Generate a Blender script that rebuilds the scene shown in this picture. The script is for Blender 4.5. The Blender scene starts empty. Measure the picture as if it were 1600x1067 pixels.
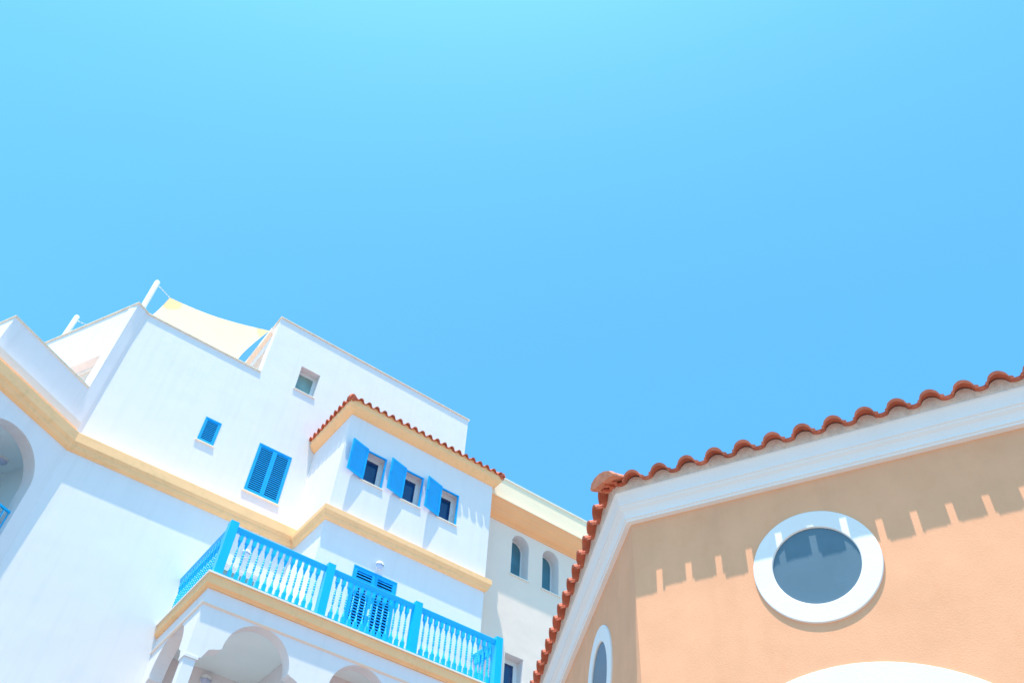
import bpy, math, random
from mathutils import Vector
from mathutils.geometry import tessellate_polygon
R = math.radians
random.seed(4)
scene = bpy.context.scene
col = scene.collection

# ------------------------------------------------------------------ camera
CAM_AZ = R(55.7)      # heading relative to the facade line (X axis)
PITCH, ROLL = R(48.25), R(4.24)
cd = bpy.data.cameras.new('camera'); cam = bpy.data.objects.new('camera', cd); col.objects.link(cam)
h = Vector((math.cos(CAM_AZ), math.sin(CAM_AZ), 0)); rt = Vector((math.sin(CAM_AZ), -math.cos(CAM_AZ), 0))
fw = h*math.cos(PITCH) + Vector((0, 0, math.sin(PITCH)))
up = -h*math.sin(PITCH) + Vector((0, 0, math.cos(PITCH)))
r2 = rt*math.cos(ROLL) + up*math.sin(ROLL); u2 = up*math.cos(ROLL) - rt*math.sin(ROLL)
from mathutils import Matrix
cam.matrix_world = Matrix(((r2.x, u2.x, -fw.x, 0), (r2.y, u2.y, -fw.y, -18), (r2.z, u2.z, -fw.z, 1.6), (0, 0, 0, 1)))
cd.sensor_width = 36; cd.lens = 1331/1600*36; cd.clip_end = 4000; cd.clip_start = .05
scene.camera = cam

# ------------------------------------------------------------------ light
SUN = Vector((-.205, -.145, 1)).normalized()
w = bpy.data.worlds.new('World'); scene.world = w; w.use_nodes = True
nt = w.node_tree; nt.nodes.clear()
sky = nt.nodes.new('ShaderNodeTexSky'); sky.sky_type = 'NISHITA'; sky.sun_disc = False
sky.sun_elevation = math.asin(SUN.z); sky.sun_rotation = math.atan2(SUN.x, SUN.y)
sky.air_density = 1.0; sky.dust_density = 1.35; sky.ozone_density = 3.0; sky.altitude = 0
bg = nt.nodes.new('ShaderNodeBackground'); bg.inputs['Strength'].default_value = .15
wo = nt.nodes.new('ShaderNodeOutputWorld')
tint = nt.nodes.new('ShaderNodeMix'); tint.data_type = 'RGBA'; tint.blend_type = 'MULTIPLY'; tint.inputs[0].default_value = 1
tint.inputs[7].default_value = (.455, 1.09, 1.22, 1)      # the photograph's clear, saturated summer sky
nt.links.new(sky.outputs[0], tint.inputs[6]); nt.links.new(tint.outputs[2], bg.inputs[0]); nt.links.new(bg.outputs[0], wo.inputs[0])
sd = bpy.data.lights.new('sun', 'SUN'); sd.energy = 3.9; sd.angle = R(.5); sd.color = (1, .91, .81)
so = bpy.data.objects.new('sun', sd); col.objects.link(so)
so.rotation_euler = SUN.to_track_quat('Z', 'Y').to_euler(); so.location = (0, 0, 60)
vs = scene.view_settings
vs.view_transform = 'Standard'; vs.look = 'None'; vs.gamma = 1; vs.use_curve_mapping = False
vs.exposure = 1.0
scene.cycles.max_bounces = 8; scene.cycles.diffuse_bounces = 5

# ------------------------------------------------------------------ materials
def mat(name, c, rough=.8, var=.04, scale=3., bump=0., bscale=60., spec=.3, var2=0., dirt=None, trans=0., streak=0.):
    m = bpy.data.materials.new(name); m.use_nodes = True
    t = m.node_tree; b = t.nodes['Principled BSDF']; L = t.links.new
    b.inputs['Roughness'].default_value = rough; b.inputs['Specular IOR Level'].default_value = spec
    tc = t.nodes.new('ShaderNodeTexCoord')
    n = t.nodes.new('ShaderNodeTexNoise'); n.inputs['Scale'].default_value = scale; n.inputs['Detail'].default_value = 6
    L(tc.outputs['Object'], n.inputs['Vector'])
    mx = t.nodes.new('ShaderNodeMix'); mx.data_type = 'RGBA'
    mx.inputs[6].default_value = (*[max(0, x*(1-var)) for x in c], 1); mx.inputs[7].default_value = (*[min(1, x*(1+var)) for x in c], 1)
    rmp = t.nodes.new('ShaderNodeMapRange'); rmp.inputs[1].default_value = .3; rmp.inputs[2].default_value = .7
    L(n.outputs['Fac'], rmp.inputs[0]); L(rmp.outputs[0], mx.inputs[0])
    out = mx.outputs[2]
    if dirt:   # (colour, amount, scale): patches and fine specks of another tone
        n2 = t.nodes.new('ShaderNodeTexNoise'); n2.inputs['Scale'].default_value = dirt[2]; n2.inputs['Detail'].default_value = 8
        n2.inputs['Roughness'].default_value = .65; L(tc.outputs['Object'], n2.inputs['Vector'])
        r3 = t.nodes.new('ShaderNodeMapRange'); r3.inputs[1].default_value = .52; r3.inputs[2].default_value = .72
        r3.inputs[4].default_value = dirt[1]; L(n2.outputs['Fac'], r3.inputs[0])
        m2 = t.nodes.new('ShaderNodeMix'); m2.data_type = 'RGBA'; m2.inputs[7].default_value = (*dirt[0], 1)
        L(r3.outputs[0], m2.inputs[0]); L(out, m2.inputs[6]); out = m2.outputs[2]
    if streak:   # faint vertical run-off marks in the paint
        mp = t.nodes.new('ShaderNodeMapping'); mp.inputs['Scale'].default_value = (2.6, 2.6, .16); L(tc.outputs['Object'], mp.inputs['Vector'])
        n4 = t.nodes.new('ShaderNodeTexNoise'); n4.inputs['Scale'].default_value = 2.; n4.inputs['Detail'].default_value = 7; n4.inputs['Roughness'].default_value = .6
        L(mp.outputs[0], n4.inputs['Vector'])
        r4 = t.nodes.new('ShaderNodeMapRange'); r4.inputs[1].default_value = .5; r4.inputs[2].default_value = .75; r4.inputs[3].default_value = 1; r4.inputs[4].default_value = 1-streak
        L(n4.outputs['Fac'], r4.inputs[0])
        m4 = t.nodes.new('ShaderNodeVectorMath'); m4.operation = 'SCALE'; L(out, m4.inputs[0]); L(r4.outputs[0], m4.inputs['Scale']); out = m4.outputs[0]
    L(out, b.inputs['Base Color'])
    if bump:
        nb = t.nodes.new('ShaderNodeTexNoise'); nb.inputs['Scale'].default_value = bscale; nb.inputs['Detail'].default_value = 5
        nc = t.nodes.new('ShaderNodeTexNoise'); nc.inputs['Scale'].default_value = 1.6; nc.inputs['Detail'].default_value = 2
        L(tc.outputs['Object'], nb.inputs['Vector']); L(tc.outputs['Object'], nc.inputs['Vector'])
        ad = t.nodes.new('ShaderNodeMath'); ad.operation = 'MULTIPLY_ADD'; ad.inputs[1].default_value = 6.
        L(nc.outputs['Fac'], ad.inputs[0]); L(nb.outputs['Fac'], ad.inputs[2])
        bp = t.nodes.new('ShaderNodeBump'); bp.inputs['Strength'].default_value = bump; bp.inputs['Distance'].default_value = .01
        L(ad.outputs[0], bp.inputs['Height']); L(bp.outputs[0], b.inputs['Normal'])
    if trans:
        tr = t.nodes.new('ShaderNodeBsdfTranslucent'); L(out, tr.inputs['Color'])
        ms = t.nodes.new('ShaderNodeMixShader'); ms.inputs[0].default_value = trans
        o = t.nodes['Material Output']; L(b.outputs[0], ms.inputs[1]); L(tr.outputs[0], ms.inputs[2]); L(ms.outputs[0], o.inputs['Surface'])
    return m
M = {}
M['white'] = mat('white_plaster', (.765, .722, .728), .85, .012, 1.3, .12, 90, streak=.05)
M['inner'] = mat('bounce_tinted_plaster', (.80, .88, .89), .85, .02, 1.3, .2, 90)  # white plaster tinted aqua: bluish bounce light painted into the colour
M['ochre'] = mat('ochre_trim', (.97, .55, .27), .8, .03, 2., .15, 70, dirt=((.66, .42, .19), .35, 5.))
M['rim'] = mat('pale_slab_rim', (.78, .74, .66), .7, .03, 3.)
M['cope'] = mat('stone_coping', (.70, .62, .50), .7, .06, 4., dirt=((.42, .34, .26), .5, 7.))
M['cream'] = mat('cream_plaster', (.84, .67, .56), .85, .02, 1.5, .25, 90)
M['creamtrim'] = mat('cream_trim', (.96, .76, .53), .85, .02, 1.5, .1, 90)
M['ochre_dark'] = mat('orange_ochre_trim', (.97, .47, .22), .8, .03, 2., .15, 70)
M['blue'] = mat('sky_blue_paint', (.002, .46, .88), .35, .03, 4., spec=.4)
M['shut'] = mat('shutter_blue_paint', (.003, .375, .84), .38, .05, 5., spec=.4)
M['dark'] = mat('dark_backing', (.012, .06, .14), .5, .1, 3.)  # dark colour painting the shade in the louvre gaps
M['pane'] = mat('dark_blue_glass', (.008, .045, .14), .06, .3, 1.5, spec=.6)
M['teal'] = mat('teal_glass', (.05, .17, .23), .08, .2, 1.5, spec=.6)
M['green'] = mat('greenish_glass', (.22, .33, .30), .1, .25, 2., spec=.5)
M['alu'] = mat('white_window_frame', (.74, .76, .78), .4, .02, 3., spec=.4)
M['lampw'] = mat('white_lamp_shell', (.8, .8, .8), .35, .01, 3.)
M['lampd'] = mat('blue_shaded_lamp_bowl', (.50, .56, .74), .3, .03, 3.)  # the bowl's bluish shade is painted into its colour
M['peach'] = mat('peach_plaster', (.83, .395, .22), .9, .045, 3.2, .16, 90, dirt=((.79, .35, .18), .5, 4.), streak=.045)
M['trimw'] = mat('white_trim_plaster', (.81, .75, .73), .8, .02, 2., .12, 60)
M['terra'] = mat('terracotta_tile', (.52, .13, .07), .8, .26, 6., .4, 50, dirt=((.58, .26, .17), .4, 14.))
M['mortar'] = mat('grey_mortar', (.66, .55, .48), .95, .08, 20., .8, 70, dirt=((.40, .30, .25), .5, 25.))
M['cement'] = mat('pink_cement_cap', (.68, .25, .15), .95, .14, 18., .9, 50)
M['porthole'] = mat('blue_grey_window_film', (.10, .165, .215), .35, .06, 2.5, spec=.35, dirt=((.13, .20, .27), .35, 4.))
M['sail'] = mat('cream_sail_cloth', (.94, .88, .69), .9, .02, 3., trans=.5)
M['sailc'] = mat('tan_sail_corner', (.86, .75, .54), .9, .03, 3., trans=.5)
M['pole'] = mat('white_steel_pole', (.74, .74, .70), .45, .03, 4.)
M['paving'] = mat('paving', (.27, .235, .21), .9, .08, 1.2, .2, 30)

# ------------------------------------------------------------------ mesh builder
class MB:
    def __init__(s): s.v = []; s.f = []; s.mi = []
    def add(s, vs_, fs_, mi=0):
        b = len(s.v); s.v += [tuple(x) for x in vs_]
        for f in fs_: s.f.append(tuple(b+i for i in f)); s.mi.append(mi)
        return s
    def hexa(s, p, mi=0):   # 8 corners: bottom 4, top 4
        return s.add(p, [(0, 3, 2, 1), (4, 5, 6, 7), (0, 1, 5, 4), (1, 2, 6, 5), (2, 3, 7, 6), (3, 0, 4, 7)], mi)
    def box(s, x0, x1, y0, y1, z0, z1, mi=0):
        return s.hexa([(x0, y0, z0), (x1, y0, z0), (x1, y1, z0), (x0, y1, z0), (x0, y0, z1), (x1, y0, z1), (x1, y1, z1), (x0, y1, z1)], mi)
    def fbox(s, F, a0, a1, o0, o1, z0, z1, mi=0):   # box in a wall frame: along, outward, height
        return s.hexa([F(a0, o0, z0), F(a1, o0, z0), F(a1, o1, z0), F(a0, o1, z0), F(a0, o0, z1), F(a1, o0, z1), F(a1, o1, z1), F(a0, o1, z1)], mi)
    def prism(s, poly, z0, z1, mi=0):
        n = len(poly); vs_ = [(x, y, z0) for x, y in poly] + [(x, y, z1) for x, y in poly]
        tr = tessellate_polygon([[Vector((x, y, 0)) for x, y in poly]])
        fs = [tuple(t) for t in tr] + [tuple(i+n for i in t) for t in tr] + [(i, (i+1) % n, n+(i+1) % n, n+i) for i in range(n)]
        return s.add(vs_, fs, mi)
    def panel(s, F, outline, holes, t, mi=0, o=0.):
        loops = [outline]+holes; flat = [p for l in loops for p in l]
        tr = tessellate_polygon([[Vector((a, b, 0)) for a, b in l] for l in loops]); n = len(flat)
        vs_ = [F(a, o, b) for a, b in flat]+[F(a, o-t, b) for a, b in flat]
        fs = [tuple(x) for x in tr]+[tuple(i+n for i in x) for x in tr]; k = 0
        for l in loops:
            m = len(l); fs += [(k+i, k+(i+1) % m, n+k+(i+1) % m, n+k+i) for i in range(m)]; k += m
        return s.add(vs_, fs, mi)
    def sweep(s, path, prof, closed=True, mi=0):
        # path 2-D, outward side on the right hand; prof [(offset, z)]
        P = [Vector((*p, 0)) for p in path]; N = []
        nm = lambda a, b: Vector(((b-a).y, -(b-a).x, 0)).normalized()
        for i in range(len(P)):
            if i == 0: N.append(nm(P[0], P[1]))
            elif i == len(P)-1: N.append(nm(P[-2], P[-1]))
            else:
                a, b = nm(P[i-1], P[i]), nm(P[i], P[i+1]); N.append((a+b)/(1+a.dot(b)))
        k = len(prof); vs_ = []
        for p, n in zip(P, N): vs_ += [tuple(p+n*o+Vector((0, 0, z))) for o, z in prof]
        fs = []
        for i in range(len(P)-1):
            for j in range(k if closed else k-1):
                jj = (j+1) % k; fs.append((i*k+j, (i+1)*k+j, (i+1)*k+jj, i*k+jj))
        if closed:
            tr = tessellate_polygon([[Vector((o, z, 0)) for o, z in prof]])
            b = (len(P)-1)*k; fs += [tuple(x) for x in tr]+[tuple(x+b for x in q) for q in tr]
        return s.add(vs_, fs, mi)
    def tube(s, a, b, ra, rb=None, n=12, mi=0):
        a = Vector(a); b = Vector(b); rb = ra if rb is None else rb; d = (b-a).normalized()
        u = d.orthogonal().normalized(); v = d.cross(u)
        vs_ = [a+(u*math.cos(t)+v*math.sin(t))*ra for t in [2*math.pi*i/n for i in range(n)]]
        vs_ += [b+(u*math.cos(t)+v*math.sin(t))*rb for t in [2*math.pi*i/n for i in range(n)]]
        return s.add(vs_, [(i, (i+1) % n, n+(i+1) % n, n+i) for i in range(n)]+[tuple(range(n)), tuple(range(n, 2*n))], mi)
    def lathe(s, c, ax, prof, n=20, mi=0):   # prof [(r, t along axis)]
        c = Vector(c); ax = Vector(ax).normalized(); u = ax.orthogonal().normalized(); v = ax.cross(u); k = len(prof); vs_ = []
        for r, t in prof: vs_ += [c+ax*t+(u*math.cos(q)+v*math.sin(q))*r for q in [2*math.pi*i/n for i in range(n)]]
        fs = [(j*n+i, j*n+(i+1) % n, (j+1)*n+(i+1) % n, (j+1)*n+i) for j in range(k-1) for i in range(n)]
        return s.add(vs_, fs+[tuple(range(n)), tuple(range((k-1)*n, k*n))], mi)
    def build(s, name, m, parent=None, smooth=False, bevel=0., auto=False):
        me = bpy.data.meshes.new(name); me.from_pydata(s.v, [], s.f); ms = m if isinstance(m, list) else [m]
        for x in ms: me.materials.append(M[x])
        me.polygons.foreach_set('material_index', s.mi); me.validate()
        import bmesh
        bm = bmesh.new(); bm.from_mesh(me); bmesh.ops.remove_doubles(bm, verts=bm.verts, dist=1e-5)
        bmesh.ops.recalc_face_normals(bm, faces=bm.faces); bm.to_mesh(me); bm.free()
        if smooth: me.polygons.foreach_set('use_smooth', [True]*len(me.polygons))
        if auto: me.set_sharp_from_angle(angle=R(35))
        o = bpy.data.objects.new(name, me); col.objects.link(o)
        if parent: o.parent = parent
        if bevel:
            b = o.modifiers.new('edge', 'BEVEL'); b.width = bevel; b.segments = 2; b.limit_method = 'ANGLE'; b.angle_limit = R(40)
        return o
def frame(O, d):
    O = Vector((*O, 0)); d = Vector((*d, 0)).normalized(); n = Vector((d.y, -d.x, 0))
    return lambda a, o, z: tuple(O+d*a+n*o+Vector((0, 0, z)))
def empty(name, label, cat, loc=(0, 0, 0), group=None):
    # the parts are modelled in world coordinates, so the empty's offset is undone for them
    o = bpy.data.objects.new(name, None); col.objects.link(o); o['label'] = label; o['category'] = cat
    o.empty_display_size = .3
    if group: o['group'] = group
    return o
def rect(a0, a1, z0, z1): return [(a0, z0), (a1, z0), (a1, z1), (a0, z1)]
def arc(cx, cz, r, a0, a1, n, ry=None):
    ry = ry or r
    return [(cx+r*math.cos(R(a0+(a1-a0)*i/n)), cz+ry*math.sin(R(a0+(a1-a0)*i/n))) for i in range(n+1)]

# ------------------------------------------------------------------ ground
g = MB(); g.add([(-600, -600, 0), (600, -600, 0), (600, 600, 0), (-600, 600, 0)], [(0, 1, 2, 3)])
go = g.build('ground', 'paving'); go['kind'] = 'structure'

# ------------------------------------------------------------------ shared builders
def shutter_leaf(F, a0, a1, z0, z1, parent, closed=True, o0=0., th=.035, stile=.05, pitch=.05, midrail=None, name='shutter', label=None):
    mb = MB(); s = stile
    mb.fbox(F, a0, a0+s, o0, o0+th, z0, z1); mb.fbox(F, a1-s, a1, o0, o0+th, z0, z1)
    mb.fbox(F, a0+s, a1-s, o0, o0+th-.002, z0, z0+s); mb.fbox(F, a0+s, a1-s, o0, o0+th-.002, z1-s, z1)
    zs = [(z0+s, z1-s)]
    if midrail: mb.fbox(F, a0+s, a1-s, o0, o0+th-.002, midrail-.04, midrail+.04); zs = [(z0+s, midrail-.04), (midrail+.04, z1-s)]
    for za, zb in zs:
        n = max(1, int(round((zb-za)/pitch))); p = (zb-za)/n
        for i in range(n):
            zc = za+p*(i+.5); dz = p*(.22 if closed == 'gap' else .36)
            # slanted slat: outer edge low, inner edge high
            oi, oo = o0+.004, o0+th-.006; t = .0105 if closed == 'gap' else .007
            mb.hexa([F(a0+s, oi, zc+dz-t), F(a1-s, oi, zc+dz-t), F(a1-s, oo, zc-dz-t), F(a0+s, oo, zc-dz-t),
                     F(a0+s, oi, zc+dz+t), F(a1-s, oi, zc+dz+t), F(a1-s, oo, zc-dz+t), F(a0+s, oo, zc-dz+t)])
    o = mb.build(name, 'shut', parent)
    if label: o['label'] = label
    return o
def sill(F, a0, a1, z, parent, over=.035, depth=.12, th=.03, m='rim'):
    return MB().fbox(F, a0, a1, -depth, over, z-th, z).build('sill', m, parent, bevel=.004)
def zf(t):     # S tile section over one pitch
    if t < .60: return .060*math.sin(math.pi*t/.60)**.62
    return -.014*math.sin(math.pi*(t-.60)/.40)
def eave(parent, A, B_, angL, angR, z, over, pitch, slope, back, cut=None, name='roof_tiles', phase=0., m='terra', bed='mortar', bedoff=.17, bedz=None, hs=1.0, bedlean=0.):
    """tile run along wall line A->B (outward right); angL/angR: tan of the mitre at each end (extra length per metre of overhang)"""
    A = Vector((*A, 0)); B_ = Vector((*B_, 0)); d = (B_-A).normalized(); n = Vector((d.y, -d.x, 0)); L = (B_-A).length
    tl = MB(); bd = MB(); s0 = -over*angL; s1 = L+over*angR
    s0 += phase; cnt = max(1, round((s1-s0)/pitch)); p = (s1-s0)/cnt; thk = .027
    ts = [i/12*.6 for i in range(13)]+[.66, .72, .79, .86, .93]+[.96, 1.0]
    for c in range(cnt):
        sb = s0+c*p; jit = random.uniform(-.006, .006)
        for seg, of in (([t for t in ts if t <= .601], over+jit), ([t for t in ts if .599 <= t <= .721], over+jit-.003), ([t for t in ts if .719 <= t <= .931], over-.045), ([t for t in ts if t >= .929], over+jit-.004)):
            vs_ = []; k = len(seg)
            dz = .006 if seg[0] == 0 else 0
            for t in seg:
                s = sb+t*p
                lim = back
                if angL: lim = min(lim, (s-s0)/angL+.04)
                if angR: lim = min(lim, (s1-s)/angR+.02)
                ob = of-max(.03, lim); zz = zf(t)*hs+dz
                lift = .02
                for (o, zo) in ((of, zz+thk), (ob, zz+thk), (ob, zz), (of, zz)):
                    q = A+d*s+n*(o+zo*slope*.62); vs_.append((q.x, q.y, z+zo+(over-o)*slope))
            fs = []
            for i in range(k-1):
                for j in range(4): fs.append((i*4+j, (i+1)*4+j, (i+1)*4+(j+1) % 4, i*4+(j+1) % 4))
            fs += [(0, 1, 2, 3), tuple((k-1)*4+j for j in range(4))]
            tl.add(vs_, fs)
        # bed of mortar under the tile
        vs_ = []; k = len(ts); bo = bedoff
        for t in ts:
            s = max(-bo*angL, min(L+bo*angR, sb+t*p)) if (angL or angR) else sb+t*p
            q = A+d*s+n*bo; q2 = A+d*s+n*(bo-.10); zt = z+zf(t)*hs+(over-bo)*slope-.002
            q3 = q-n*bedlean; vs_ += [(q3.x, q3.y, bedz), (q.x, q.y, zt), (q2.x, q2.y, zt), (q2.x, q2.y, bedz)]
        fs = []
        for i in range(k-1):
            for j in range(4): fs.append((i*4+j, (i+1)*4+j, (i+1)*4+(j+1) % 4, i*4+(j+1) % 4))
        fs += [(0, 1, 2, 3), tuple((k-1)*4+j for j in range(4))]
        bd.add(vs_, fs)
    return tl, bd

# ================================================================== WHITE BUILDING
WB = empty('apartment_building', 'tall white apartment building with blue shutters, ochre cornices and a blue balcony', 'building')
dF = (math.cos(R(30)), .5); nF = (.5, -math.cos(R(30)))
d0 = (math.cos(R(116)), math.sin(R(116)))
Bc = (.493, 0.)
def al(P, d, s): return (P[0]+d[0]*s, P[1]+d[1]*s)
Ac = al(Bc, dF, -.39)              # convex corner of the tall block
Kc = al(Bc, dF, -2.74)             # corner of the terrace parapet
Cl = (.41, -.396)                  # lower concave corner
Kl = al(Cl, dF, -2.90)
BX0, BX1, BY = 5.976, 10.566, -2.081
PY = -.396
FX = frame((0, 0), (1, 0))
F_bay = frame((0, BY), (1, 0)); F_low = frame((0, PY), (1, 0))
# upper facade
ops = [rect(2.925, 3.36, 15.56, 16.335), rect(4.46, 5.415, 14.77, 16.325), rect(4.865, 5.485, 18.635, 19.56)]
m = MB().panel(FX, [(Bc[0], 13.6), (10.76, 13.6), (10.76, 20.95), (3.81, 20.95), (3.81, 18.57), (Bc[0], 18.57)], ops, .34)
m.build('facade_wall', 'white', WB)
# right return, left face of the high block with its doorway
F_r = frame((10.76, .02), (0, 1)); MB().panel(F_r, rect(.32, 7, 13.6, 20.948), [], .3).build('return_wall', 'white', WB)
F_s = frame((3.81, 7.), (0, -1))       # along = 7-Y
m = MB().panel(F_s, rect(0, 6.66, 17.4, 20.948), [rect(4.6, 6.56, 17.61, 20.0)], .22)
m.build('roof_side_wall', 'white', WB)
dr = MB().panel(F_s, rect(4.6, 6.56, 17.61, 20.0), [rect(4.68, 6.48, 17.66, 19.92)], .05, o=-.16).build('terrace_door', 'alu', WB)
MB().fbox(F_s, 4.68, 6.48, -.205, -.19, 17.66, 19.92).build('pane', 'green', dr)
# narrow return and left face of the tall block
F_a = frame(Ac, dF); MB().panel(F_a, rect(0, .3895, 13.6, 18.57), [], .3).build('corner_wall', 'white', WB)
f0far = al(Ac, d0, 7)
F_0 = frame(f0far, (-d0[0], -d0[1]))   # along = 7 - distance from A
m = MB().panel(F_0, rect(0, 6.998, 13.6, 18.568), [rect(4.2, 6.67, 14.4, 16.73)], .28)
m.build('side_wall', 'white', WB)
td = MB().panel(F_0, rect(4.2, 6.67, 14.4, 16.73), [rect(4.3, 6.57, 14.45, 16.63)], .05, o=-.22).build('terrace_door', 'alu', WB)
MB().fbox(F_0, 4.3, 6.57, -.265, -.25, 14.45, 16.63).build('pane', 'cream', td)
# roofs and terrace floors (close the volumes)
back = al(f0far, (-d0[1], d0[0]), -1)
MB().prism([al(Bc, (0, 1), .3), (3.9, .3), (3.9, 9), (-1, 9), al(f0far, (1, 0), .3), al(Ac, (.7, .7), .3)], 17.4, 17.6).build('roof_deck', 'cream', WB)
MB().prism([(3.7, .3), (10.5, .3), (10.5, 7.0), (3.7, 7.0)], 20.5, 20.7).build('roof_deck', 'cream', WB)
MB().prism([al(Kl, dF, .1), al(Cl, (-1, 0), .02), al(f0far, (.3, -.3), 1), al(f0far, (-1, 0), 4), al(Kl, d0, 6)], 14.1, 14.3).build('terrace_floor', 'cream', WB)
# terrace parapet of the wing
Kfar = al(Kc, d0, 6)
MB().sweep([Kfar, Kc, al(Ac, dF, -.002)], [(0, 13.75), (0, 15.40), (-.18, 15.40), (-.18, 13.75)]).build('terrace_parapet', 'white', WB)
MB().sweep([Kfar, Kc, al(Ac, dF, -.005)], [(.025, 15.40), (.025, 15.437), (-.21, 15.437), (-.21, 15.40)]).build('parapet_coping', 'cope', WB)
# copings of the tall block
MB().sweep([f0far, Ac, Bc, (3.805, 0)], [(.035, 18.57), (.035, 18.61), (-.32, 18.61), (-.32, 18.57)]).build('roof_coping', 'cope', WB)
MB().sweep([(3.81, 7), (3.81, 0), (10.76, 0), (10.76, 7)], [(.035, 20.95), (.035, 20.99), (-.30, 20.99), (-.30, 20.95)]).build('roof_coping', 'cope', WB)
# lower facade
balc_win = rect(4.50, 5.42, 10.6, 12.46)
m = MB().panel(F_low, [(Cl[0], 0), (BX0-.003, 0), (BX0-.003, 13.52), (Cl[0], 13.52)], [balc_win], .30)
m.build('lower_wall', 'white', WB)
# wing wall with its arched loggia
F_w = frame(Cl, dF)
ar = [(-2.11, 10.6)]+list(reversed(arc(-1.21, 12.22, .90, 0, 180, 24)))+[(-.31, 10.6)]
m = MB().panel(F_w, [(-2.90, 0), (0, 0), (0, 13.52), (-2.90, 13.52)], [ar], .32)
m.build('wing_wall', 'white', WB)
Kw = al(Kl, d0, 6); F_k = frame(Kw, (-d0[0], -d0[1]))
MB().panel(F_k, rect(0, 5.99, 0, 13.5), [], .3).build('wing_side_wall', 'white', WB)
m = MB()
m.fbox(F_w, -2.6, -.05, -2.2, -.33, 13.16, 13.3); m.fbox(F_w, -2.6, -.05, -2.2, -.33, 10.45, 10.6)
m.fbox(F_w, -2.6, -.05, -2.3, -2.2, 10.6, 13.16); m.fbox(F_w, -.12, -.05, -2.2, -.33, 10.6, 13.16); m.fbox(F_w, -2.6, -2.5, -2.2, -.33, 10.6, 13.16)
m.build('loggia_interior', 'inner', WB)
# cornices
oc = [(0, 13.50), (.02, 13.50), (.075, 13.545), (.10, 13.60), (.10, 13.64), (.135, 13.69), (.144, 13.71), (.144, 13.94), (.130, 13.955), (-.43, 13.955), (-.43, 13.6), (-.02, 13.6), (-.02, 13.50)]
MB().sweep([Kw, Kl, Cl, (BX0-.003, PY)], oc).build('cornice', 'ochre', WB)
bc = [(0, 13.44), (.02, 13.44), (.06, 13.47), (.085, 13.52), (.09, 13.56), (.125, 13.61), (.137, 13.635), (.137, 13.765), (.12, 13.78), (-.02, 13.78), (-.02, 13.44)]
MB().sweep([(BX0, PY-.148), (BX0, BY), (BX1, BY), (BX1, -1.41)], bc).build('cornice', 'ochre', WB)
ec = [(0, 16.79), (.015, 16.79), (.05, 16.81), (.11, 16.865), (.14, 16.895), (.145, 16.925), (.165, 16.94), (.18, 16.97), (.188, 17.10), (-.05, 17.12), (-.05, 16.79)]
MB().sweep([(BX0, -.01), (BX0, BY), (BX1, BY), (BX1, -.01)], ec).build('eave_cornice', 'ochre', WB)
# bay walls
wx = [(6.64, 7.215), (7.80, 8.365), (8.93, 9.505)]
holes = [rect(a, b, 14.965, 15.925) for a, b in wx]+[rect(6.94, 8.11, 10.6, 12.65)]
MB().panel(F_bay, [(BX0+.003, 0), (BX1-.003, 0), (BX1-.003, 16.9), (BX0+.003, 16.9)], holes, .30).build('bay_wall', 'white', WB)
F_bs = frame((BX0, 0), (0, -1)); MB().panel(F_bs, rect(-.1, 2.0805, 0, 16.898), [], .28).build('bay_side_wall', 'white', WB)
F_br = frame((BX1, BY+.0005), (0, 1)); MB().panel(F_br, rect(0, 2.2, 0, 16.898), [], .28).build('bay_side_wall', 'white', WB)
# bay roof: tiled on three sides, hipped
sl = .42
bed = MB(); til = MB()
for (a, b, aL, aR, bk) in (((BX0, 0), (BX0, BY), 0, 1, 2.2), ((BX0, BY), (BX1, BY), 1, 1, 2.35), ((BX1, BY), (BX1, 0), 1, 0, 2.2)):
    t_, b_ = eave(WB, a, b, aL, aR, 17.105, .25, .245, sl, bk, bedoff=.185, bedz=17.08, hs=1.12)
    o = len(til.v); til.add(t_.v, t_.f); bed.add(b_.v, b_.f)
rf = til.build('tile_roof', 'terra', WB)
bed.build('tile_bed', 'ochre', rf)
MB().lathe((BX0-.20, BY-.20, 17.13), (.7, .7, sl*.95), [(.11, 0), (.105, .05), (.10, 1.2), (.0, 2.9)], 14).build('ridge_tile', 'terra', rf, smooth=True)
MB().lathe((BX1+.20, BY-.20, 17.13), (-.7, .7, sl*.95), [(.11, 0), (.105, .05), (.10, 1.2), (.0, 2.9)], 14).build('ridge_tile', 'terra', rf, smooth=True)
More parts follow.
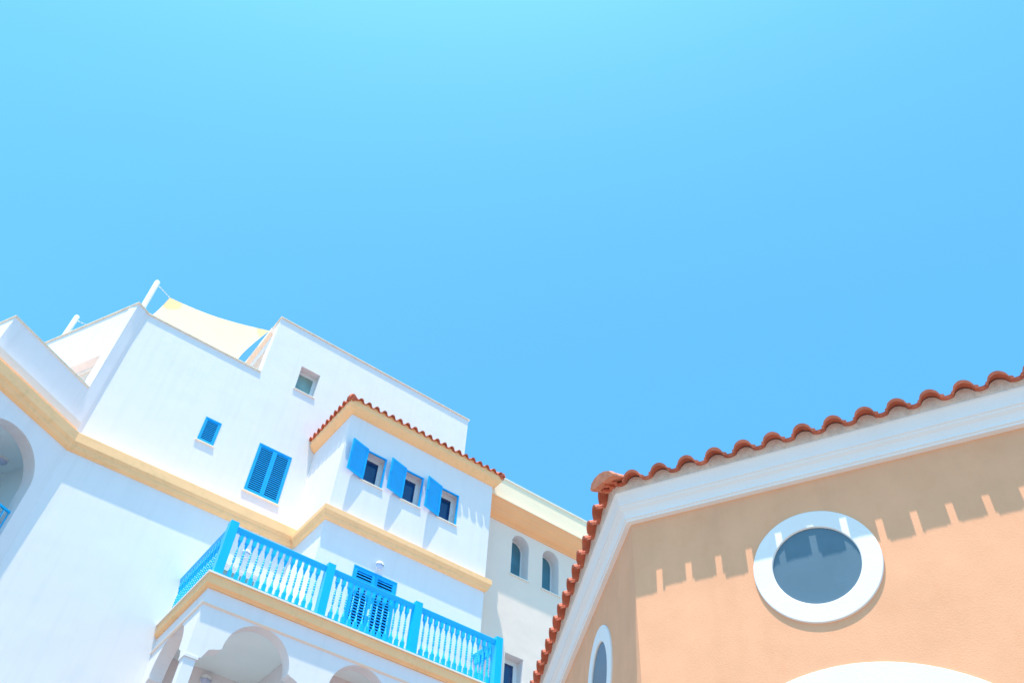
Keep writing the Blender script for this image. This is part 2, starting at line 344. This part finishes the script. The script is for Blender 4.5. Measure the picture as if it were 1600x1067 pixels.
# windows of the bay
for i, (a, b) in enumerate(wx):
    z0, z1 = 14.965, 15.925; e = .03
    fr_ = MB()
    fr_.panel(F_bay, rect(a, b, z0, z1), [rect(a+.05, b-.05, z0+.05, z1-.05)], .05, o=-.20)   # outer white frame
    fr_.panel(F_bay, rect(a+.05, b-.05, z0+.05, z1-.05), [rect(a+.10, b-.10, z0+.10, z1-.10)], .04, o=-.215)
    win = fr_.build('window', 'alu', WB, bevel=.003)
    MB().fbox(F_bay, a+.10, b-.10, -.255, -.24, z0+.10, z1-.10).build('pane', 'pane', win)
    MB().fbox(F_bay, a+.02, b-.02, -.30, -.27, z0, z1).build('backing_sheet', 'dark', win)  # plain dark sheet behind the pane
    # slim blue outer frame, open at the foot
    bf = MB(); bf.fbox(F_bay, b-.042, b, -.03, .016, z0, z1); bf.fbox(F_bay, a, b-.042, -.03, .014, z1-.036, z1); bf.fbox(F_bay, a, a+.03, -.03, .014, z0, z1-.036)
    bf.build('shutter_frame', 'shut', win)
    sill(F_bay, a-.03, b+.035, z0, win, .035, .2, .03)
    hp = F_bay(a+.005, .03, 0); ang = R(194.5)
    F_l = frame((hp[0], hp[1]), (math.cos(ang), math.sin(ang)))   # leaf swings left, a little off the wall
    lf = shutter_leaf(F_l, 0, .545, z0, z1+.01, win, True, -.02, .035, .055, .06)
    for zz in (z0+.17, z1-.2): MB().tube(F_l(-.012, 0, zz-.035), F_l(-.012, 0, zz+.035), .012, n=8).build('shutter_hinge', 'shut', win)
    MB().fbox(F_l, .50, .56, -.035, -.02, z0+.5, z0+.52).build('shutter_latch', 'shut', win)
# small and double closed shutters of the upper facade
wn = MB().panel(FX, ops[0], [rect(2.95, 3.335, 15.585, 16.31)], .06, o=.012).build('window', 'shut', WB)
MB().fbox(FX, 2.93, 3.355, -.12, -.10, 15.57, 16.33).build('pane', 'dark', wn)  # dark backing panel, paints the shade between the slats
shutter_leaf(FX, 2.952, 3.333, 15.587, 16.308, wn, 'gap', -.03, .036, .045, .052)
sill(FX, 2.885, 3.40, 15.56, wn)
wn = MB().panel(FX, ops[1], [rect(4.482, 5.393, 14.792, 16.303)], .06, o=.012).build('window', 'shut', WB)
MB().fbox(FX, 4.47, 5.41, -.12, -.10, 14.78, 16.32).build('pane', 'dark', wn)  # dark panel again painting the shade in the slat gaps
shutter_leaf(FX, 4.484, 4.936, 14.794, 16.301, wn, 'gap', -.03, .036, .055, .062)
shutter_leaf(FX, 4.940, 5.391, 14.794, 16.301, wn, 'gap', -.03, .036, .055, .062)
sill(FX, 4.42, 5.455, 14.77, wn)
wn = MB().panel(FX, ops[2], [rect(4.90, 5.45, 18.67, 19.525)], .06, o=-.24)
wn.panel(FX, rect(4.90, 5.45, 18.67, 19.525), [rect(4.945, 5.405, 18.715, 19.48)], .04, o=-.255)
wn = wn.build('window', 'alu', WB, bevel=.003)
MB().fbox(FX, 4.945, 5.405, -.295, -.28, 18.715, 19.48).build('pane', 'green', wn)
sill(FX, 4.83, 5.52, 18.635, wn)
# balcony door behind louvres
dr = MB().panel(F_bay, holes[3], [rect(6.97, 8.08, 10.6, 12.62)], .08, o=.012).build('balcony_door', 'shut', WB)
MB().fbox(F_bay, 6.95, 8.10, -.15, -.13, 10.6, 12.64).build('pane', 'dark', dr)  # dark panel behind the louvres, gap shade painted as colour
shutter_leaf(F_bay, 6.972, 7.523, 10.61, 12.618, dr, 'gap', -.035, .04, .075, .072, 11.15)
shutter_leaf(F_bay, 7.527, 8.078, 10.61, 12.618, dr, 'gap', -.035, .04, .075, .072, 11.15)
MB().fbox(F_bay, 7.49, 7.515, .005, .05, 11.55, 11.70).build('handle', 'alu', dr)
# glazed balcony window beside it
a, b = 4.50, 5.42
wn = MB().panel(F_low, balc_win, [rect(a+.05, 4.925, 10.7, 12.40), rect(4.995, b-.05, 10.7, 12.40)], .06, o=-.14)
wn = wn.build('balcony_window', 'alu', WB, bevel=.003)
MB().fbox(F_low, a+.05, b-.05, -.185, -.17, 10.7, 12.40).build('pane', 'green', wn)
# ------------------------------------------------------------------ balcony
sp = [(3.74, PY), (3.74, -2.95), (10.50, -2.95), (10.50, BY)]
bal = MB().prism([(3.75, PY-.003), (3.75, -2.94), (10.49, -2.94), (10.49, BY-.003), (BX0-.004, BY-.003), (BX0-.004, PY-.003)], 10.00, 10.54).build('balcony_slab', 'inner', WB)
MB().sweep(sp, [(.012, 9.975), (.012, 10.265), (-.03, 10.265), (-.03, 9.975)]).build('slab_band', 'white', bal)
MB().sweep(sp, [(-.005, 9.925), (.012, 9.935), (.032, 9.955), (.032, 9.972), (-.02, 9.972), (-.02, 9.925)]).build('slab_molding', 'cream', bal)
MB().sweep(sp, [(.012, 10.267), (.05, 10.267), (.055, 10.29), (.085, 10.31), (.098, 10.33), (.098, 10.512), (-.05, 10.512), (-.05, 10.267)]).build('slab_edge_trim', 'ochre', bal)
MB().sweep(sp, [(.135, 10.514), (.135, 10.55), (-.05, 10.55), (-.05, 10.514)]).build('slab_rim', 'rim', bal)
# loggia under the balcony: scalloped arches on square pillars
def arch_hole(c, r, bottom, wb):
    k = r/.68; left = [(c-wb, bottom), (c-wb, 8.965), (c-wb+.04, 9.05), (c-wb+.09, 9.15), (c-wb+.17, 9.19), (c-r-.06, 9.215)]
    a = list(reversed(arc(c, 9.25, r, 0, 180, 28)))
    right = [(2*c-x, z) for x, z in reversed(left)]
    return left+a+right
F_f = frame((3.743, -2.95), (1, 0))
hs_ = [arch_hole(x-3.743, .68, 8.96, 1.0) for x in (5.03, 7.24, 9.45)]
hs_ = [[(a, max(z, 8.96)) for a, z in q] for q in hs_]
out = [(0, 8.96)]
# outline cut at the capitals: pillars go down from there
top = [(0, 9.97), (6.757, 9.97), (6.757, 8.96)]
loop = [(0, 9.97), (0, 8.96)]
for q in hs_: loop += q[1:-1]
loop += [(6.757, 8.96), (6.757, 9.97)]
MB().panel(F_f, loop, [], .28).build('arcade_wall', 'white', WB)
F_ls = frame((3.74, PY), (0, -1))     # along = distance forward from the facade
q = arch_hole(1.24, .76, 8.96, 1.02)
MB().panel(F_ls, [(.004, 9.969), (.004, 8.96)]+q[1:-1]+[(2.5535, 8.96), (2.5535, 9.969)], [], .28).build('arcade_wall', 'white', WB)
for (x0, x1) in ((3.745, 3.965), (6.03, 6.24), (8.24, 8.45), (10.28, 10.50)):
    pl = MB().box(x0, x1, -2.945, -2.735, 0, 8.90).build('pillar', 'white', WB, bevel=.006)
    MB().box(x0-.02, x1+.03, -2.965, -2.68, 8.90, 8.962).build('capital', 'white', pl, bevel=.006)
MB().box(3.74, 4.02, PY-.23, PY-.003, 0, 8.96).build('wall_pier', 'white', WB)
# balcony railing
rail = empty('balcony_railing', '', 'x'); del rail['label']; del rail['category']; rail.parent = WB
YR = -3.0; XL = 3.79; XRr = 10.47
def handrail(a, b):
    d = (b[0]-a[0], b[1]-a[1]); L = math.hypot(*d); F = frame(a, d); m = MB(); vs_ = []
    pf = [(-.024, 11.575), (.024, 11.575), (.048, 11.655), (.055, 11.668), (.055, 11.69), (.04, 11.70), (-.04, 11.70), (-.055, 11.69), (-.055, 11.668), (-.048, 11.655)]
    vs_ = [F(0, o, z) for o, z in pf]+[F(L, o, z) for o, z in pf]; k = len(pf)
    m.add(vs_, [(i, (i+1) % k, k+(i+1) % k, k+i) for i in range(k)]+[tuple(range(k)), tuple(range(k, 2*k))])
    return m.build('handrail', 'blue', rail, bevel=.004)
def post(x0, x1, y0, y1):
    p = MB().box(x0, x1, y0, y1, 10.552, 11.76); cx, cy = (x0+x1)/2, (y0+y1)/2
    p.add([(x0, y0, 11.76), (x1, y0, 11.76), (x1, y1, 11.76), (x0, y1, 11.76), (cx, cy, 11.80)], [(0, 1, 4), (1, 2, 4), (2, 3, 4), (3, 0, 4)])
    return p.build('post', 'blue', rail, bevel=.004)
PX = [(3.675, 3.865), (5.935, 6.115), (8.145, 8.335), (10.385, 10.575)]
PX = [(3.69, 3.87), (5.935, 6.115), (8.15, 8.33), (10.38, 10.56)]
for a, b in PX: post(a, b, -3.07, -2.89)
hr = MB()
for i in range(3):
    x0, x1 = PX[i][1], PX[i+1][0]
    handrail((x0-.002, -2.975), (x1+.002, -2.975))
    MB().box(x0-.002, x1+.002, -3.0, -2.95, 10.58, 10.62).build('bottom_rail', 'blue', rail, bevel=.004)
handrail((3.78, -2.89), (3.78, PY-.003))
MB().box(3.755, 3.805, -2.89, PY-.003, 10.58, 10.62).build('bottom_rail', 'blue', rail, bevel=.004)
handrail((10.445, BY-.003), (10.445, -2.89))
MB().box(10.42, 10.47, -2.89, BY-.003, 10.58, 10.62).build('bottom_rail', 'blue', rail, bevel=.004)
bm_ = MB(); bw = .037
bm_.box(-bw, bw, -bw, bw, .62-10.58+10.58, .98) if False else None
H = .965
bm_.box(-bw, bw, -bw, bw, H-.16, H); bm_.box(-bw, bw, -bw, bw, 0, .13)
pr = [(.036, .13), (.030, .17), (.014, .26), (.020, .275), (.014, .29), (.021, .33), (.026, .36), (.019, .385), (.026, .41), (.017, .44), (.026, .47), (.018, .50), (.026, .53), (.017, .56), (.022, .59), (.014, .62), (.020, .64), (.014, .655), (.030, .77), (.036, H-.16)]
bm_.lathe((0, 0, 0), (0, 0, 1), pr, 10)
b0 = bm_.build('baluster', 'blue', rail, auto=False)
pts = []
for i in range(3):
    x0, x1 = PX[i][1], PX[i+1][0]; n = 13
    pts += [(x0+(x1-x0)*(k+1)/(n+1)+.0, -2.975) for k in range(n)]
n = 16; pts += [(3.78, -2.89+(PY+2.89)*(k+.7)/(n+.4)) for k in range(n)]
n = 5; pts += [(10.445, -2.89+(BY+2.89)*(k+.7)/(n+.4)) for k in range(n)]
for i, (x, y) in enumerate(pts):
    o = b0 if i == 0 else b0.copy()
    if i: col.objects.link(o); o.parent = rail
    o.location = (x, y, 10.62); 
# railing of the arched loggia in the wing
lr = MB().fbox(F_w, -2.11, -.31, -.16, -.11, 11.60, 11.64); lr.fbox(F_w, -2.11, -.31, -.155, -.115, 10.68, 10.71)
k = -2.02
while k < -.33: lr.fbox(F_w, k, k+.022, -.147, -.125, 10.71, 11.60); k += .12
lr.build('loggia_railing', 'blue', WB)

# ------------------------------------------------------------------ lamps
def bulkhead(c, n, label, r=.10):
    e = empty('wall_lamp', label, 'lamp', group='round bulkhead lamps of the white building')
    e.location = c; n = Vector(n)
    b = MB().lathe((0, 0, 0), n, [(r*.9, 0), (r, .01), (r, .035), (r*.96, .04)], 24).build('lamp_base', 'lampw', e, smooth=True, auto=True)
    MB().lathe((0, 0, 0), n, [(r*.93, .03), (r*.90, .06), (r*.75, .085), (r*.45, .10), (.01, .105)], 24).build('lamp_shade', 'lampd', e, smooth=True)
    # eyelid hood over the upper half on wall lamps
    if abs(n.z) < .5:
        hd = MB(); N = 14; vs_ = []
        for rr, t in ((r*1.0, .035), (r*1.0, .075), (r*.82, .105), (r*.5, .122), (.02, .125)):
            for i in range(N+1):
                q = math.pi*i/N; sx = Vector((n.y, -n.x, 0)); vs_.append(sx*math.cos(q)*rr+Vector((0, 0, math.sin(q)*rr))+n*t)
        fs = [(j*(N+1)+i, j*(N+1)+i+1, (j+1)*(N+1)+i+1, (j+1)*(N+1)+i) for j in range(4) for i in range(N)]
        hd.add(vs_, fs).build('lamp_hood', 'lampw', e, smooth=True)
    return e
bulkhead((7.545, BY-.0, 12.865), (0, -1, 0), 'round white wall lamp above the blue louvred balcony door')
bulkhead((4.91, PY-.0, 12.86), (0, -1, 0), 'round white wall lamp above the glazed balcony window, seen through the railing')
bulkhead((4.95, PY, 9.80), (0, -1, 0), 'round white wall lamp inside the arcade below the balcony', .12)
bulkhead((-.60, .36, 13.158), (0, 0, -1), 'round lamp under the ceiling of the arched loggia at the left edge', .13)

# ------------------------------------------------------------------ sail and poles
def pole(x, y, z0, z1, label):
    e = empty('sail_pole', label, 'pole', group='white poles carrying the shade sail'); e.location = (x, y, z0)
    L = z1-z0
    MB().lathe((0, 0, 0), (0, 0, 1), [(.082, 0), (.082, L-.03), (.07, L-.008), (.03, L)], 24).build('shaft', 'pole', e, smooth=True, auto=True)
    MB().tube((-.0, 0, .0), (0, 0, .02), .14, n=20).build('base_plate', 'pole', e)
    a = MB(); a.tube((.07, 0, L-.17), (.13, -.01, L-.17), .012, n=8); a.build('eye_bolt', 'alu', e)
    return e
pole(.315, 2.0, 17.6, 21.85, 'white pole rising behind the roof corner beside the sail tip')
pole(-1.18, 5.0, 17.6, 21.80, 'shorter looking white pole farther left, behind the roof parapet')
S = empty('shade_sail', 'cream fabric shade sail stretched over the roof terrace between poles and wall', 'shade sail')
TL, TR_, BR_, BL = Vector((.837, 2.0, 21.49)), Vector((3.80, .95, 21.20)), Vector((3.70, 4.0, 20.85)), Vector((-.10, 4.5, 21.30))
N = 72; vs_ = []; c0 = (TL+TR_+BR_+BL)/4
for j in range(N+1):
    for i in range(N+1):
        u, v = i/N, j/N
        p = TL*(1-u)*(1-v)+TR_*u*(1-v)+BR_*u*v+BL*(1-u)*v
        # concave edges: pull towards the centre, most at edge middles
        pu, pv = 4*u*(1-u), 4*v*(1-v)
        pull = .11*(pu*(1-v)**2+pu*v**2)+.13*(pv*(1-u)**2+pv*u**2)
        p = p.lerp(c0, pull); p.z -= .05*pu*pv; vs_.append(tuple(p))
fs = [(j*(N+1)+i, j*(N+1)+i+1, (j+1)*(N+1)+i+1, (j+1)*(N+1)+i) for j in range(N) for i in range(N)]
mb = MB(); mb.v = vs_
for j in range(N):
    for i in range(N):
        du = min(i, N-1-i); dv = min(j, N-1-j)
        mb.f.append((j*(N+1)+i, j*(N+1)+i+1, (j+1)*(N+1)+i+1, (j+1)*(N+1)+i)); cc = Vector(vs_[j*(N+1)+i]); mb.mi.append(1 if min((cc-q).length*(1+.0*k) for k, q in enumerate((TL, TR_, BR_, BL))) < .40 else 0)
sc_ = mb.build('sail_cloth', ['sail', 'sailc'], S, smooth=True)
sm = sc_.modifiers.new('thick', 'SOLIDIFY'); sm.thickness = .006
for a, b in ((TL, Vector((.44, 1.99, 21.68))), (BL, Vector((-1.05, 4.99, 21.63)))):
    ro = MB(); ro.tube(a, b, .009, n=6)
    for k in range(5): c = a.lerp(b, (k+.5)/5); ro.tube(c-(b-a)*.03, c+(b-a)*.03, .018, n=6)
    ro.build('rope', 'alu', S)
MB().tube(TR_, Vector((3.86, .93, 21.24)), .012, n=6).build('wall_hook', 'alu', S)

# ================================================================== CREAM BUILDING behind
MBd = empty('cream_building', 'cream building between the white block and the peach house, with a deep ochre cornice', 'building')
MY = -1.40; F_m = frame((0, MY), (1, 0)); X1 = 24
def archw(a, b, z0, z1):
    r = (b-a)/2; return [(a, z0), (b, z0)]+arc((a+b)/2, z1-r, r, 0, 180, 18)
aw = [(11.835, 12.455), (12.945, 13.565), (14.055, 14.675), (15.165, 15.785)]
lw = [(11.815, 12.415, 11.0, 12.56), (14.1, 14.7, 11.0, 12.56)]
MB().panel(F_m, rect(BX1+.003, X1, 0, 16.42), [archw(a, b, 14.88, 16.245) for a, b in aw]+[rect(a, b, c, d) for a, b, c, d in lw], .45).build('facade_wall', 'cream', MBd)
mp = [(BX1+.004, MY), (X1, MY)]
MB().sweep(mp, [(0, 16.37), (.03, 16.37), (.04, 16.41), (.12, 16.47), (.20, 16.56), (.215, 16.61), (.23, 16.62), (.30, 16.72), (.345, 16.82), (.36, 16.84), (.36, 16.86), (-.05, 16.86), (-.05, 16.37)]).build('cornice', 'ochre_dark', MBd)
MB().sweep(mp, [(.36, 16.862), (.395, 16.862), (.395, 16.93), (.37, 16.95), (-.05, 16.95), (-.05, 16.862)]).build('cornice_band', 'creamtrim', MBd)
MB().sweep(mp, [(.35, 16.952), (.35, 17.60), (.10, 17.60), (.10, 16.952)]).build('parapet', 'creamtrim', MBd)
MB().sweep(mp, [(.375, 17.60), (.375, 17.65), (.07, 17.65), (.07, 17.60)]).build('parapet_coping', 'rim', MBd)
for a, b in aw:
    w0 = archw(a, b, 14.88, 16.245); w1 = archw(a+.04, b-.04, 14.92, 16.205)
    wn = MB().panel(F_m, w0, [w1], .05, o=-.34).build('window', 'alu', MBd)
    MB().panel(F_m, w1, [], .01, o=-.37).build('pane', 'teal', wn)
    sill(F_m, a-.04, b+.04, 14.88, wn, .03, .3)
    MB().panel(F_m, archw(a-.002, b+.002, 14.882, 16.247), [archw(a+.008, b-.008, 14.888, 16.237)], .33, o=-.004).build('reveal', 'trimw', wn)
for a, b, c, d in lw:
    wn = MB().panel(F_m, rect(a, b, c, d), [rect(a+.06, b-.06, c+.06, d-.06)], .06, o=-.26)
    wn.panel(F_m, rect(a+.06, b-.06, c+.06, d-.06), [rect(a+.11, b-.11, c+.11, d-.11)], .04, o=-.275)
    wn = wn.build('window', 'alu', MBd, bevel=.003)
    MB().fbox(F_m, a+.11, b-.11, -.315, -.30, c+.11, d-.11).build('pane', 'pane', wn)
    sill(F_m, a-.04, b+.04, c, wn, .03, .2)
    MB().panel(F_m, rect(a-.002, b+.002, c+.002, d+.002), [rect(a+.008, b-.008, c+.008, d-.008)], .25, o=-.004).build('reveal', 'trimw', wn)
MB().box(BX1+.01, X1, -1.0, 6, 16.3, 16.4).build('roof_deck', 'cream', MBd)

# ================================================================== PEACH HOUSE
PH = empty('peach_house', 'peach plastered house with white cornice, terracotta tile eaves and round windows', 'house')
C = (4.3874, -13.6193)
d1 = (math.cos(R(116)), math.sin(R(116))); d2 = (math.cos(R(61.5)), math.sin(R(61.5)))
far2 = al(C, d2, 9.); end1 = al(C, d1, -7.)
F_1 = frame(C, (-d1[0], -d1[1]))          # along away from corner, outward right
F_2 = frame(far2, (-d2[0], -d2[1]))       # along = 9 - distance from the corner
CR = (1.438, 5.37)
circ = lambda cx, cz, r, n=64: arc(cx, cz, r, 0, 360-360/n, n-1)
arch_c = (1.438, 3.13)
GR = .325
archo = [(arch_c[0]-1.18, .0)]+list(reversed(arc(arch_c[0], arch_c[1], 1.18, 0, 180, 40)))+[(arch_c[0]+1.18, 0)]
archo = [(a, max(z, .05)) for a, z in archo]
MB().panel(F_1, rect(0, 7, 0, 6.16), [circ(*CR, GR), archo], .3).build('front_wall', 'peach', PH)
MB().panel(F_2, rect(0, 8.9985, 0, 6.158), [circ(9-1.29, 5.37, GR), circ(9-3.9, 5.37, GR), circ(9-6.5, 5.37, GR)], .3).build('side_wall', 'peach', PH)
pp = [far2, C, end1]
MB().sweep(pp, [(0, 6.141), (.042, 6.148), (.046, 6.165), (.056, 6.170), (.060, 6.20), (.075, 6.235), (.098, 6.262), (.102, 6.275), (.112, 6.282), (.118, 6.32), (.130, 6.36), (.142, 6.385), (.150, 6.39), (.150, 6.405), (-.05, 6.41), (-.05, 6.141)]).build('cornice', 'trimw', PH)
cosm = 1/(1+ (d1[1]*d2[1]*0+0))
th = R(61.5-(116-180)-180)   # turn between the two walls
turn = math.acos(max(-1, min(1, (-d2[0])*(-d1[0])+(-d2[1])*(-d1[1])))); tanm = math.tan((math.pi-(math.pi-turn))/2) if False else math.tan(turn/2)
turn = math.acos((-d2[0])*(-d1[0])*1.0+(-d2[1])*(-d1[1])*1.0)
tanm = math.tan(turn/2)
til = MB(); bed = MB()
for a, b, aL, aR in ((far2, C, 0, tanm), (C, end1, tanm, 0)):
    t_, b_ = eave(PH, a, b, aL, aR, 6.430, .245, .2515 if b is end1 else .245, .36, 2.6, bedoff=.170, bedz=6.402, hs=.95, bedlean=.018, phase=-.078 if b is end1 else 0)
    til.add(t_.v, t_.f); bed.add(b_.v, b_.f)
rf = til.build('tile_roof', 'terra', PH); bed.build('tile_bed', 'mortar', rf)
n1 = Vector((-d1[1], d1[0], 0))*-1; n1 = Vector((-math.sin(R(116)), math.cos(R(116)), 0)); n2 = Vector((-math.sin(R(61.5)), math.cos(R(61.5)), 0))
dg = (n1+n2).normalized(); cl_ = 1/(dg.dot(n1))
e0 = Vector((*C, 6.425))+dg*(.285*cl_)
axd = (-dg*1.0+Vector((0, 0, .33))).normalized(); sx = dg.cross(Vector((0, 0, 1))).normalized(); upv = axd.cross(sx); upv = upv if upv.z > 0 else -upv
cp = MB(); vs_ = []; N = 40; rows = ((0, .0), (.05, .004), (.09, -.006), (.3, -.006), (2.6, -.01))
for t, dr_ in rows:
    for i in range(N+1):
        q = math.pi*i/N
        sc = (.006*abs(math.sin(q*7))) if t < .1 else 0
        for rr in (.145+dr_+sc, (.004 if t < 2 else .105)+dr_):
            p = e0+axd*t+sx*math.cos(q)*rr*1.0+upv*(math.sin(q)*rr*.62+.012); vs_.append(tuple(p))
W_ = (N+1)*2; fs = []
for j in range(len(rows)-1):
    for i in range(N):
        a = j*W_+i*2
        fs += [(a, a+2, a+W_+2, a+W_), (a+1, a+3, a+W_+3, a+W_+1)]
for i in range(N): fs.append((i*2, i*2+2, i*2+3, i*2+1))
for j in range(len(rows)-1): fs += [(j*W_, j*W_+1, (j+1)*W_+1, (j+1)*W_), (j*W_+N*2, j*W_+N*2+1, (j+1)*W_+N*2+1, (j+1)*W_+N*2)]
cp.add(vs_, fs).build('ridge_cap', 'cement', rf, smooth=False)
# closing roof planes under the tiles
MB().prism([al(C, (dg.x*-1, dg.y*-1), .1), far2, al(far2, (1, -.5), 4), al(end1, (1, .5), 4), end1], 6.3, 6.38).build('ceiling_slab', 'mortar', PH)
# round windows
def ring(F, cx, cz, name='round_window', lab=None):
    m = MB(); n = 96; prof = [(GR+.0, -.10), (GR-.002, .010), (GR+.004, .018), (.466, .018), (.471, .013), (.472, -.004)]
    vs_ = []
    for i in range(n):
        q = 2*math.pi*i/n
        vs_ += [F(cx+r*math.cos(q), o, cz+r*math.sin(q)) for r, o in prof]
    k = len(prof); fs = [(i*k+j, ((i+1) % n)*k+j, ((i+1) % n)*k+j+1, i*k+j+1) for i in range(n) for j in range(k-1)]
    m.add(vs_, fs); o = m.build(name, 'trimw', PH, smooth=True, auto=True)
    if lab: o['label'] = lab
    MB().panel(F, circ(cx, cz, GR+.005, 96), [], .01, o=.001).build('pane', 'porthole', o)
ring(F_1, *CR); ring(F_2, 9-1.29, 5.37); ring(F_2, 9-3.9, 5.37); ring(F_2, 9-6.5, 5.37)
# arched opening below with a broad white surround
m = MB(); n = 60; prof = [(1.18, -.12), (1.18, .012), (1.44, .012), (1.443, .008), (1.443, -.004)]; vs_ = []
stat = [(180-180*i/n) for i in range(n+1)]
pl_ = [(-1, None)]
rows = [('L', 0.02)]+[('A', a) for a in stat]+[('R', 0.02)]
for kd, a in rows:
    for r, o in prof:
        if kd == 'A': vs_.append(F_1(arch_c[0]+r*math.cos(R(a)), o, arch_c[1]+r*math.sin(R(a))))
        else: vs_.append(F_1(arch_c[0]+(-r if kd == 'L' else r), o, a))
k = len(prof); fs = [(i*k+j, (i+1)*k+j, (i+1)*k+j+1, i*k+j+1) for i in range(len(rows)-1) for j in range(k-1)]
aw_ = m.add(vs_, fs).build('arched_window', 'trimw', PH, smooth=True, auto=True)
MB().panel(F_1, [(arch_c[0]-1.179, .05)]+list(reversed(arc(arch_c[0], arch_c[1], 1.179, 0, 180, 40)))+[(arch_c[0]+1.179, .05)], [], .01, o=-.10).build('pane', 'porthole', aw_)
MB().fbox(F_1, arch_c[0]-.03, arch_c[0]+.03, -.10, -.06, .05, 4.28).build('mullion', 'trimw', aw_)
